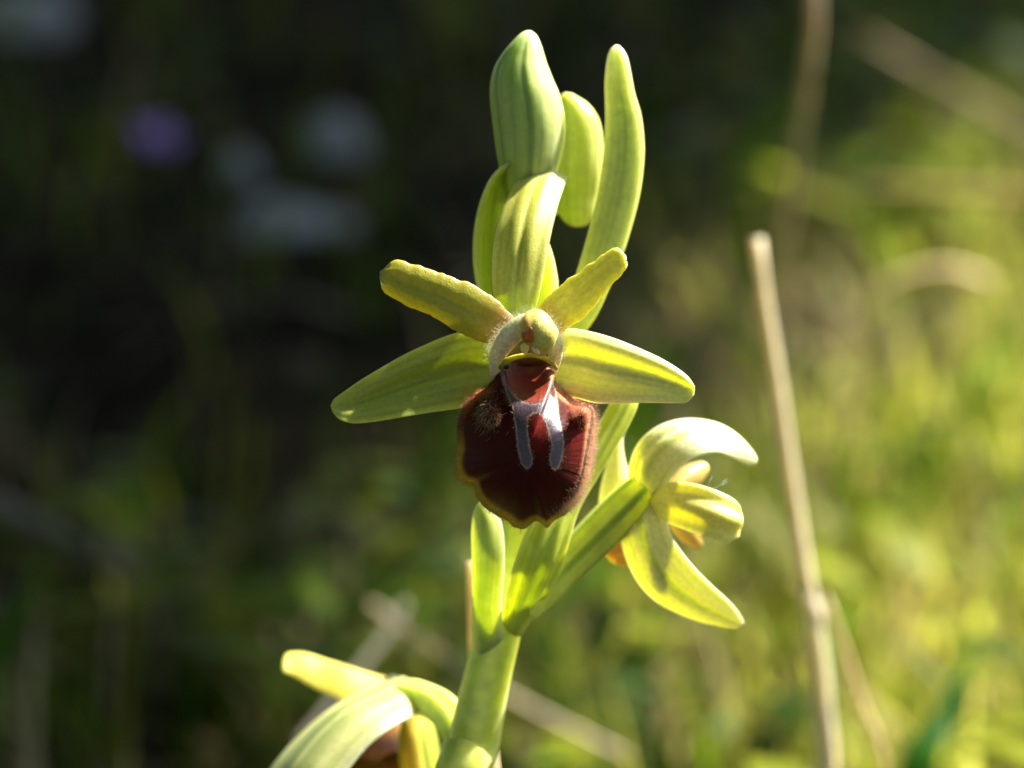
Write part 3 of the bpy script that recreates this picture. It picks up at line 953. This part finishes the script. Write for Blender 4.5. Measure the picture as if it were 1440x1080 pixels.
blade('petal', q((568, 1000, 4), (560, 1040, 3), (562, 1080, 3), (575, 1130, 3)), q((590, 1000, 4), (590, 1035, 3), (596, 1075, 3), (606, 1130, 3)), M_PETAL, fl,
      sepal_col(lin(214, 190, 66), lin(200, 160, 50), lin(216, 196, 100), n=2), thick=.5, cup=.15, nu=30)
pod('labellum', q((535, 1012, 9), (500, 1035, 8), (470, 1070, 7), (455, 1110, 7), (470, 1150, 7)), q((560, 1010, 9), (575, 1035, 8), (580, 1070, 7), (576, 1110, 7), (550, 1150, 7)), M_LIP, fl,
    lambda u, ph: lerp(np.tile(lin(150, 104, 30), (len(u), 1)), np.tile(lin(60, 30, 12), (len(u), 1)), np.exp(-((u - .35) / .16) ** 2)), ratio=.4, nu=30, nr=30)

# basal leaves of the orchid, below the frame
for k in range(5):
    a = k * 1.256 + .4
    c, s = math.cos(a), math.sin(a)
    pts = []
    n = 14
    V, F, C = [], [], []
    for i in range(n):
        t = i / (n - 1)
        w = .011 * math.sin(math.pi * (t * .86 + .07)) ** .8 * (1 - t ** 5)
        r = .004 + .075 * t
        z = .004 + .026 * math.sin(t * 2.2) - .012 * t * t
        for j in range(5):
            x = (j - 2) / 2
            V.append((r * c - s * w * x, r * s + c * w * x, z + .004 * x * x))
            C.append(np.array(lin(104, 132, 52)) * (1 - .15 * (j == 2)))
    for i in range(n - 1):
        for j in range(4):
            F.append((i * 5 + j, i * 5 + j + 1, (i + 1) * 5 + j + 1, (i + 1) * 5 + j))
    link('basal_leaf', V, F, M_HAIR, orchid, C)

# ------------------------------------------------------------------ background meadow
M_GRASS = leaf_mat('grass_leaf', trans=0.55, rough=0.5, spec=0.15, mott=0.15, nscale=120)
M_STALK = tissue('dry_stalk', sss=.9, radius=(1.2, 1.0, .7), scale=.0025, rough=.55, spec=.3, mott=.12, nscale=500, bump=.00003, bscale=3000)
M_STRAW = leaf_mat('dry_straw', trans=0.25, rough=0.6, spec=0.25, mott=0.25, nscale=260)


def ground_hit(px, py):
    d = W(px, py, 0) - _C
    t = _C[2] / -d[2]
    p = _C + d * t
    return p


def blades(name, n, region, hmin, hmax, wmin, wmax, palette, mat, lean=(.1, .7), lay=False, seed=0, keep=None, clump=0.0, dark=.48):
    g = np.random.default_rng(seed)
    y = region[0] + (region[1] - region[0]) * g.random(n * 3) ** 1.15
    half = .16 + .23 * (y + .25)
    x = g.uniform(-1, 1, n * 3) * half
    if clump:
        k = np.array([mnoise.noise(Vector((a * 7, b * 7, seed))) for a, b in zip(x, y)])
        ok = k + g.uniform(-.35, .35, n * 3) > clump - .25
    else:
        ok = np.ones(n * 3, bool)
    if keep is not None:
        ok &= keep(x, y, g)
    x, y = x[ok][:n], y[ok][:n]
    n = len(x)
    h = g.uniform(hmin, hmax, n) * g.uniform(.6, 1.1, n)
    w = g.uniform(wmin, wmax, n)
    az = g.uniform(0, 2 * math.pi, n)
    ln = g.uniform(*lean, n)
    m = 5
    t = np.linspace(0, 1, m)
    V = np.zeros((n, m, 2, 3))
    dx, dy = np.cos(az), np.sin(az)
    z0 = np.array([ground_z(a, b) for a, b in zip(x, y)]) - .002
    face = az + math.pi / 2 + g.normal(0, .5, n)
    wx, wy = np.cos(face), np.sin(face)
    for i in range(m):
        ti = t[i]
        if lay:
            r = h * ti
            zz = z0 + .004 + g.uniform(0, .006, n) + h * .12 * math.sin(math.pi * ti)
        else:
            ang = ln * ti * 1.3
            r = h * ti * np.sin(ang)
            zz = z0 + h * ti * np.cos(ang)
        ww = w * (1 - ti ** 2.2) * (.6 + .4 * math.sin(math.pi * min(1, ti + .3)))
        for k, sgn in ((0, -1), (1, 1)):
            V[:, i, k, 0] = x + dx * r + wx * ww * sgn / 2
            V[:, i, k, 1] = y + dy * r + wy * ww * sgn / 2
            V[:, i, k, 2] = zz
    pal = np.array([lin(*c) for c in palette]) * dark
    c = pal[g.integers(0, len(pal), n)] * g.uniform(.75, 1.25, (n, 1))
    C = np.repeat(c, m * 2, axis=0)
    F = []
    for b in range(n):
        o = b * m * 2
        for i in range(m - 1):
            a = o + i * 2
            F.append((a, a + 1, a + 3, a + 2))
    o = link(name, V.reshape(-1, 3), F, mat, None, C)
    o['kind'] = 'stuff'
    return o


GREENS = [(92, 124, 24), (112, 146, 26), (146, 170, 34), (70, 104, 30), (164, 172, 46), (182, 178, 62)]
STRAW = [(178, 158, 110), (200, 182, 134), (150, 126, 84), (120, 98, 66)]
def open_left(x, y, g):
    # stony, thinly grown ground at the back left
    bare = smooth(.09, -.03, x - .22 * (y - .5)) * smooth(.16, .40, y)
    return g.random(len(x)) > bare * .93


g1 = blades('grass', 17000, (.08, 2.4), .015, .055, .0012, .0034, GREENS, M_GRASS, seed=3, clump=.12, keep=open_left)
tag(g1, 'short green meadow grass growing behind the orchid', 'grass')
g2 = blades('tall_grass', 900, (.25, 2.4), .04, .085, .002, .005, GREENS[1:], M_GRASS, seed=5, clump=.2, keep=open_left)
tag(g2, 'taller green grass tufts scattered through the meadow', 'grass')
g5 = blades('sun_tinted_grass', 11000, (.16, 1.1), .012, .05, .0015, .004, [(196, 204, 60), (214, 210, 90), (170, 190, 44), (206, 190, 110)], M_GRASS, seed=17, clump=.05, dark=1.05,  # bright palette stands in for the sunlit glow on the right
            keep=lambda x, y, g: g.random(len(x)) < smooth(.0, .07, x - .05 * y) * smooth(.85, .5, y))
tag(g5, 'yellow-green grass with sunlit brightness put into its colour', 'grass')
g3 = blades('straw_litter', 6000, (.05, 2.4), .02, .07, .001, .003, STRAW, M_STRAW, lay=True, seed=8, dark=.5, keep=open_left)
tag(g3, 'dry straw litter lying on the soil', 'straw')
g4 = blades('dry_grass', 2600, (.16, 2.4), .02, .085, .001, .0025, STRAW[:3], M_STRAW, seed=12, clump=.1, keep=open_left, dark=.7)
tag(g4, 'thin dry grass stems standing among the green', 'grass')


def herbs():
    g = np.random.default_rng(21)
    V, F, C = [], [], []
    pal = [lin(96, 140, 30), lin(146, 178, 36), lin(186, 196, 50), lin(84, 116, 36), lin(170, 176, 60)]
    for k in range(2100):
        y = .10 + 1.6 * g.random() ** 1.2
        x = g.uniform(-1, 1) * (.16 + .23 * (y + .25))
        if mnoise.noise(Vector((x * 6, y * 6, 40))) < -.02 - .2 * x or not open_left(np.array([x]), np.array([y]), g)[0]:
            continue
        z = ground_z(x, y)
        c0 = np.array(pal[g.integers(0, 5)])
        hh = g.uniform(.005, .05)
        for l in range(g.integers(4, 8)):
            a = g.uniform(0, 2 * math.pi)
            ln, w = g.uniform(.009, .020) * (1 + .8 * smooth(.3, .8, y)), g.uniform(.004, .009) * (1 + .8 * smooth(.3, .8, y))
            el = g.uniform(-.1, .9)
            d = np.array([math.cos(a) * math.cos(el), math.sin(a) * math.cos(el), math.sin(el)])
            sd_ = np.array([-math.sin(a), math.cos(a), 0])
            b = np.array([x, y, z + hh * g.uniform(.3, 1)])
            o = len(V)
            for t, ww in ((0, .1), (.3, .85), (.65, .9), (1, .06)):
                p = b + d * ln * t + np.array([0, 0, -.35 * ln * t * t])
                V.extend([p - sd_ * w * ww / 2, p + sd_ * w * ww / 2])
            cc = c0 * g.uniform(.75, 1.25)
            C.extend([cc] * 8)
            for i in range(3):
                F.append((o + i * 2, o + i * 2 + 1, o + i * 2 + 3, o + i * 2 + 2))
    o = link('ground_herbs', np.array(V), F, M_GRASS, None, np.array(C) * .6)
    tag(o, 'low green herbs with small oval leaves covering the soil', 'ground cover', kind='stuff')


herbs()


# --- dry stalks and single blades that stand out
def dry_stalk(pts, r, label, col=(186, 172, 136), node=None, name='dry_stalk', to_ground=True):
    """pts: (px,py,dy mm) from the top down; r mm"""
    P = [W(*p) for p in pts]
    if to_ground:
        d = P[-1] - P[-2]
        d = d / np.linalg.norm(d)
        d = d * .5 + np.array([0, 0, -.6])
        t = (P[-1][2] + .006) / -d[2]
        P.append(P[-1] + d * t * .5)
        P.append(P[-2] + d * t)
    base = P[-1]
    root = empty(name, tuple(base))
    tag(root, label, 'dry stalk' if name == 'dry_stalk' else 'twig')
    c = lambda u, ph: np.tile(lin(*col), (len(u), 1)) * (1 + .12 * np.sin(ph * 3 + u * 40))[:, None]
    rel = [np.r_[p - base, r / 1000 * (1 + .15 * i / len(P))] for i, p in enumerate(P)]
    tube_world('stem', rel, M_STALK, root, c, ns=10, nu=50)
    if node is not None:
        p = W(*node) - base
        q0 = W(node[0] + 5, node[1] + 14, node[2]) - base
        dd = norm(q0 - p)
        tube_world('node', [np.r_[p - dd * .0022, r * .0009], np.r_[p - dd * .0008, r * .0014], np.r_[p + dd * .0008, r * .0014], np.r_[p + dd * .0022, r * .0010]], M_STALK, root,
                   lambda u, ph: np.tile(lin(206, 196, 168), (len(u), 1)), ns=12, nu=12)
        # leaf sheath that wraps the stalk below the node
        tube_world('sheath', [np.r_[p, r * .00125], np.r_[W(1154, 950, node[2]) - base, r * .00135], np.r_[W(1164, 1090, node[2]) - base, r * .0013]], M_STALK, root, lambda u, ph: np.tile(lin(204, 196, 160), (len(u), 1)), ns=12, nu=20)
    return root


dry_stalk([(1064, 336, 95), (1074, 420, 95), (1090, 520, 95), (1112, 670, 95), (1132, 800, 95), (1146, 880, 95), (1158, 980, 95), (1168, 1090, 95)], .8,
          'broken dry grass stalk with a thick joint, upright beside the orchid', col=(200, 190, 160), node=(1141, 855, 95))
dry_stalk([(1140, -60, 170), (1146, 20, 170), (1142, 60, 180), (1130, 150, 230), (1115, 250, 300), (1100, 360, 360)], 1.0, 'grey dry stem rising high behind the broken stalk', col=(170, 160, 136))
dry_stalk([(1160, 840, 110), (1185, 910, 110), (1215, 1000, 110), (1245, 1090, 110)], .5, 'thin dry stem leaning against the broken stalk', col=(160, 146, 110))
dry_stalk([(664, 790, 30), (666, 850, 30), (668, 920, 30), (676, 1000, 30), (694, 1090, 30)], .6, 'pale dry stem standing right behind the orchid stem', col=(206, 186, 150))
dry_stalk([(520, 850, 190), (590, 900, 190), (680, 960, 195), (780, 1015, 200), (880, 1065, 200)], .6, 'pale dry twig lying slanted behind the lowest flower', col=(150, 140, 116), name='dry_twig', to_ground=False)
dry_stalk([(570, 850, 180), (530, 910, 175), (480, 975, 170), (420, 1050, 165)], .6, 'short grey twig crossing under the slanted pale twig', col=(150, 142, 124), name='dry_twig', to_ground=False)
dry_stalk([(-20, 705, 330), (110, 770, 330), (230, 835, 330), (330, 900, 320)], 2.2, 'thick grey twig half hidden in shaded grass', col=(110, 104, 90), name='dry_twig', to_ground=False)
dry_stalk([(1180, 30, 620), (1260, 80, 620), (1350, 130, 620), (1560, 255, 600)], 1.3, 'tan twig slanting down behind the grass', col=(150, 130, 84), name='dry_twig', to_ground=False)
dry_stalk([(1130, 250, 460), (1200, 262, 460), (1290, 268, 460), (1560, 280, 440)], 1.2, 'level straw-coloured twig above the green herbs', col=(170, 150, 94), name='dry_twig', to_ground=False)
dry_stalk([(1225, 420, 330), (1270, 392, 330), (1330, 380, 330), (1390, 398, 330)], 1.1, 'arched dry stem bowing over the herbs', col=(200, 184, 140), name='dry_twig', to_ground=False)


def broad_blade(pts, width, label, col, nseg=14):
    """single broad grass leaf from the ground up; pts (px,py,dy) from the tip down"""
    P = [W(*p) for p in pts]
    d = P[-1] - P[-2]
    d = norm(d) * .4 + np.array([0, 0, -.8])
    t = (P[-1][2] + .004) / -d[2]
    P.append(P[-1] + d * t)
    base = P[-1]
    c = curve([p - base for p in P][::-1], nseg)
    side = norm(np.cross(norm(np.gradient(c, axis=0)), np.array([.25, 1, .1])))
    V, F, C = [], [], []
    for i in range(nseg):
        u = i / (nseg - 1)
        w = width / 1000 * (1 - u ** 4) * (.75 + .25 * math.sin(math.pi * u))
        for k in (-1, -.5, 0, .5, 1):
            V.append(c[i] + side[i] * w * k / 2 + np.array([0, 1, 0]) * w * .16 * (1 - k * k))
            C.append(np.array(lin(*col)) * (.6 - .08 * (k == 0)))
    for i in range(nseg - 1):
        for k in range(4):
            a = i * 5 + k
            F.append((a, a + 1, a + 6, a + 5))
    o = link('grass_blade', V, F, M_GRASS, None, np.array(C))
    o.location = base
    tag(o, label, 'grass blade', 'single broad grass blades')


broad_blade([(1375, 905, 190), (1350, 960, 185), (1318, 1030, 180), (1285, 1100, 175)], 7, 'broad deep green grass blade leaning right, alone past the broken stalk', (70, 140, 26))
broad_blade([(64, 785, 215), (40, 830, 212), (10, 890, 208), (-20, 960, 205)], 7, 'dark green grass blade beside the thick grey twig', (80, 126, 30))
broad_blade([(1446, 430, 430), (1425, 470, 425), (1400, 520, 420), (1385, 560, 415)], 11, 'bright lime green leaf blade lit through by the sun', (190, 220, 50))
broad_blade([(1105, 165, 640), (1080, 195, 640), (1055, 235, 640)], 14, 'short green blade catching sun beside the grey dry stem', (100, 160, 30))
broad_blade([(985, 480, 380), (945, 510, 375), (905, 545, 370)], 9, 'green blade rising behind the tip of the right sepal', (120, 170, 36))


# --- stones and the mauve flower in the shade
def stone(px, py, wpx, hpx, label, seed):
    p = ground_hit(px, py)
    k = np.linalg.norm(p - _C) * 1000 / D * S / 1000
    g = np.random.default_rng(seed)
    nu, nr = 14, 20
    V = []
    for i in range(nu):
        a = math.pi * i / (nu - 1)
        for j in range(nr):
            b = 2 * math.pi * j / nr
            v = np.array([math.sin(a) * math.cos(b), math.sin(a) * math.sin(b), math.cos(a)])
            r = 1 + .28 * mnoise.noise(Vector(v * 1.3) + Vector((seed * 3, 0, 0))) + .10 * mnoise.noise(Vector(v * 3.5) + Vector((0, seed, 0)))
            V.append(v * r * np.array([wpx * k / 2, wpx * k / 2.4, hpx * k / 1.6]))
    o = link('stone', np.array(V), ring_faces(nu, nr), M_STONE)
    o.location = (p[0], p[1], hpx * k * .15)
    tag(o, label, 'stone', 'pale stones on the shaded ground')


def stone_material():
    m, nt, out = new_mat('limestone')
    N, Lk = nt.nodes, nt.links
    p = N.new('ShaderNodeBsdfPrincipled')
    geo = N.new('ShaderNodeNewGeometry')
    n1 = N.new('ShaderNodeTexNoise')
    n1.inputs['Scale'].default_value = 90
    n1.inputs['Detail'].default_value = 7
    Lk.new(geo.outputs['Position'], n1.inputs['Vector'])
    cr = N.new('ShaderNodeValToRGB')
    cr.color_ramp.elements[0].color = (.20, .20, .19, 1)
    cr.color_ramp.elements[0].position = .3
    cr.color_ramp.elements[1].color = (.50, .49, .46, 1)
    cr.color_ramp.elements[1].position = .7
    Lk.new(n1.outputs[0], cr.inputs[0])
    Lk.new(cr.outputs[0], p.inputs['Base Color'])
    p.inputs['Roughness'].default_value = .85
    bp = N.new('ShaderNodeBump')
    bp.inputs['Distance'].default_value = .002
    Lk.new(n1.outputs[0], bp.inputs['Height'])
    Lk.new(bp.outputs[0], p.inputs['Normal'])
    Lk.new(p.outputs[0], out.inputs[0])
    return m


M_STONE = stone_material()
stone(468, 215, 95, 70, 'rounded pale stone in the shade behind the buds', 1)
stone(338, 255, 52, 60, 'small upright pale stone between the mauve flower and the broad stone', 2)
stone(412, 345, 190, 80, 'broad flat grey stone, widest of the shaded stones', 3)
stone(30, 45, 150, 80, 'grey stone farthest back in the dark corner', 4)
stone(572, 725, 70, 60, 'bluish grey stone low beside the orchid stem', 5)

pf = W(225, 206, 620)
fm = empty('mauve_flower', (pf[0], pf[1], 0))
tag(fm, 'small mauve wild flower in the dark shade', 'flower')
kk = (D + 620) / D * S / 1000
for k in range(5):
    a = k * 2 * math.pi / 5 + .3
    V, F, C = [], [], []
    for i in range(7):
        u = i / 6
        w = 20 * kk * math.sin(math.pi * (.1 + .82 * u)) ** .7
        r = 36 * kk * u
        for j in (-1, 0, 1):
            V.append((math.cos(a) * r - math.sin(a) * w * j / 1.6, (math.sin(a) * r + math.cos(a) * w * j / 1.6), pf[2] + r * .35 * math.sin(a) + .002 * abs(j) + .3 * r - .2 * math.cos(a) * r))
            C.append(lin(214, 176, 250))
    for i in range(6):
        for j in range(2):
            b = i * 3 + j
            F.append((b, b + 1, b + 4, b + 3))
    link('petal', V, F, M_GRASS, fm, np.array(C))
tube_world('stem', [(0, 0, -.003, .0008), (.003, 0, pf[2] * .5, .0007), (0, 0, pf[2], .0006)], M_GRASS, fm, lambda u, ph: np.tile(lin(80, 110, 50), (len(u), 1)), ns=8, nu=14)


# --- shrubs: one is shaped to shade the back, the others added unseen to block sky light
def shrub(foot, lobes, nleaf, label, seed):
    """lobes: (x, y, z, radius) of leafy masses in metres"""
    g = np.random.default_rng(seed)
    root = empty('shrub', (foot[0], foot[1], 0))
    tag(root, label, 'shrub', 'evergreen shrubs round the clearing')
    f = np.array([foot[0], foot[1], 0.0])
    lo = np.array(lobes, float)
    wgt = lo[:, 3] ** 2
    pick = g.choice(len(lo), nleaf, p=wgt / wgt.sum())
    v = norm(g.normal(0, 1, (nleaf, 3)))
    lump = np.array([1 + .5 * mnoise.noise(Vector(a * 2.4) + Vector((b * 3.1 + seed, 0, 0))) for a, b in zip(v, pick)])
    p = lo[pick, :3] - f + v * (lo[pick, 3] * lump * g.random(nleaf) ** .45)[:, None] * np.array([1, 1, .8])
    a = norm(g.normal(0, 1, (nleaf, 3)))
    b = norm(np.cross(a, g.normal(0, 1, (nleaf, 3))))
    ln, w = g.uniform(.018, .040, (nleaf, 1)), g.uniform(.008, .014, (nleaf, 1))
    V = np.stack([p, p + a * ln * .5 + b * w, p + a * ln, p + a * ln * .5 - b * w], 1).reshape(-1, 3)
    F = [(4 * k, 4 * k + 1, 4 * k + 2, 4 * k + 3) for k in range(nleaf)]
    C = np.repeat(np.array(lin(64, 88, 38)) * g.uniform(.7, 1.2, (nleaf, 1)), 4, axis=0)
    link('crown', V, F, M_GRASS, root, C, smooth_shade=False)
    top = lo[:, :3].mean(0) - f
    bark = lambda u, ph: np.tile(lin(96, 80, 62), (len(u), 1))
    tube_world('trunk', [(0, 0, -.02, .03), np.r_[top * .35, .024], np.r_[top * .7, .015]], M_STRAW, root, bark, ns=10, nu=14)
    for k in range(len(lo)):
        e = lo[k, :3] - f
        tube_world('limb', [np.r_[top * .35, .016], np.r_[top * .3 + e * .4 + g.normal(0, .03, 3), .011], np.r_[e, .004]], M_STRAW, root, bark, ns=8, nu=14)


def above(x, y, z, r):
    """a leafy mass at height z whose shadow falls on (x, y)"""
    t = z / SUN.z
    return (x + SUN.x * t, y + SUN.y * t, z, r)


shrub((.75, 2.1), [above(-.12, .19, .80, .085), above(-.18, .24, .80, .12), above(-.33, .36, .85, .18), above(-.11, .42, .85, .14), above(-.09, .62, .85, .17), above(-.26, .68, .85, .20), above(-.04, .86, .95, .19), above(.06, 1.06, 1.0, .17), above(.15, 1.02, 1.0, .15), above(.02, .70, .9, .085), above(-.42, .85, 1.0, .30), above(-.20, 1.25, 1.1, .34),
                   above(.15, 1.45, 1.2, .34), above(.42, 1.75, 1.2, .34), above(-.60, 1.3, 1.1, .4)], 38000, 'wide evergreen shrub whose shade covers the stones', 31)
shrub((-1.35, .4), [(-1.0, .2, .6, .42), (-1.05, .75, .9, .48), (-.9, -.35, .6, .38), (-1.1, 0, 1.3, .5), (-1.0, 1.15, .7, .42), (-1.0, .7, 1.6, .45)], 16000, 'added unseen shrub on the left that blocks sky light', 32)
shrub((-.2, -1.5), [(-.55, -1.05, .6, .45), (.05, -1.2, .55, .45), (.6, -1.1, .5, .4), (-.3, -1.2, 1.2, .5), (.4, -1.2, 1.1, .45), (-.9, -.7, .8, .42), (0, -1.2, 1.7, .4)], 18000, 'added unseen shrub behind the camera that blocks sky light', 33)


def tree():
    """unseen tree added overhead to cut the sky light; the sun comes in under its crown from the open side"""
    g = np.random.default_rng(77)
    foot = np.array([-2.6, 1.6, 0])
    root = empty('sky_blocking_tree', tuple(foot))
    tag(root, 'added unseen tree whose crown blocks sky light', 'tree')
    lobes = np.array([(-2.4, 1.4, 4.0, 1.3), (-1.2, .6, 3.3, 1.0), (-.6, -.6, 3.0, .95), (-1.4, 2.2, 3.4, 1.2), (-.2, 1.6, 3.3, .8), (-1.8, -1.0, 3.2, 1.1), (.3, -1.5, 2.9, .9),
                      (-3.2, .4, 3.0, 1.1), (-.1, .3, 3.4, .65), (-2.6, 2.9, 2.8, 1.0), (-.7, 3.0, 3.0, 1.0), (1.1, -2.2, 2.6, .9), (-.9, -2.2, 2.4, 1.0)])
    n = 26000
    w = lobes[:, 3] ** 2
    k = g.choice(len(lobes), n, p=w / w.sum())
    v = norm(g.normal(0, 1, (n, 3)))
    p = lobes[k, :3] + v * (lobes[k, 3] * g.random(n) ** .45)[:, None] * np.array([1, 1, .55])
    # the sunward gap: no leaves between the sun and the orchid's patch of meadow
    s_ = np.array(list(SUN))
    q0 = p - s_ * (p[:, 2] / s_[2])[:, None]
    ok = ~((q0[:, 0] > -.45) & (q0[:, 0] < .9) & (q0[:, 1] > -.5) & (q0[:, 1] < 2.2))
    p = p[ok] - foot
    n = len(p)
    a = norm(g.normal(0, 1, (n, 3)))
    b = norm(np.cross(a, g.normal(0, 1, (n, 3))))
    ln, ww = g.uniform(.07, .13, (n, 1)), g.uniform(.03, .05, (n, 1))
    V = np.stack([p, p + a * ln * .5 + b * ww, p + a * ln, p + a * ln * .5 - b * ww], 1).reshape(-1, 3)
    F = [(4 * i, 4 * i + 1, 4 * i + 2, 4 * i + 3) for i in range(n)]
    C = np.repeat(np.array(lin(64, 88, 38)) * g.uniform(.7, 1.2, (n, 1)), 4, axis=0)
    link('crown', V, F, M_GRASS, root, C, smooth_shade=False)
    bark = lambda u, ph: np.tile(lin(84, 72, 60), (len(u), 1)) * (1 + .2 * np.sin(ph * 7 + u * 9))[:, None]
    fork = np.array([.25, -.15, 2.0])
    tube_world('trunk', [(0, 0, -.1, .24), (.05, 0, .8, .18), np.r_[fork, .15], (.3, -.2, 3.0, .10)], M_STRAW, root, bark, ns=16, nu=24)
    for l in lobes:
        e = l[:3] - foot
        tube_world('limb', [np.r_[fork, .08], np.r_[fork * .5 + e * .5 + np.array([0, 0, .2]), .05], np.r_[e, .015]], M_STRAW, root, bark, ns=8, nu=14)


tree()
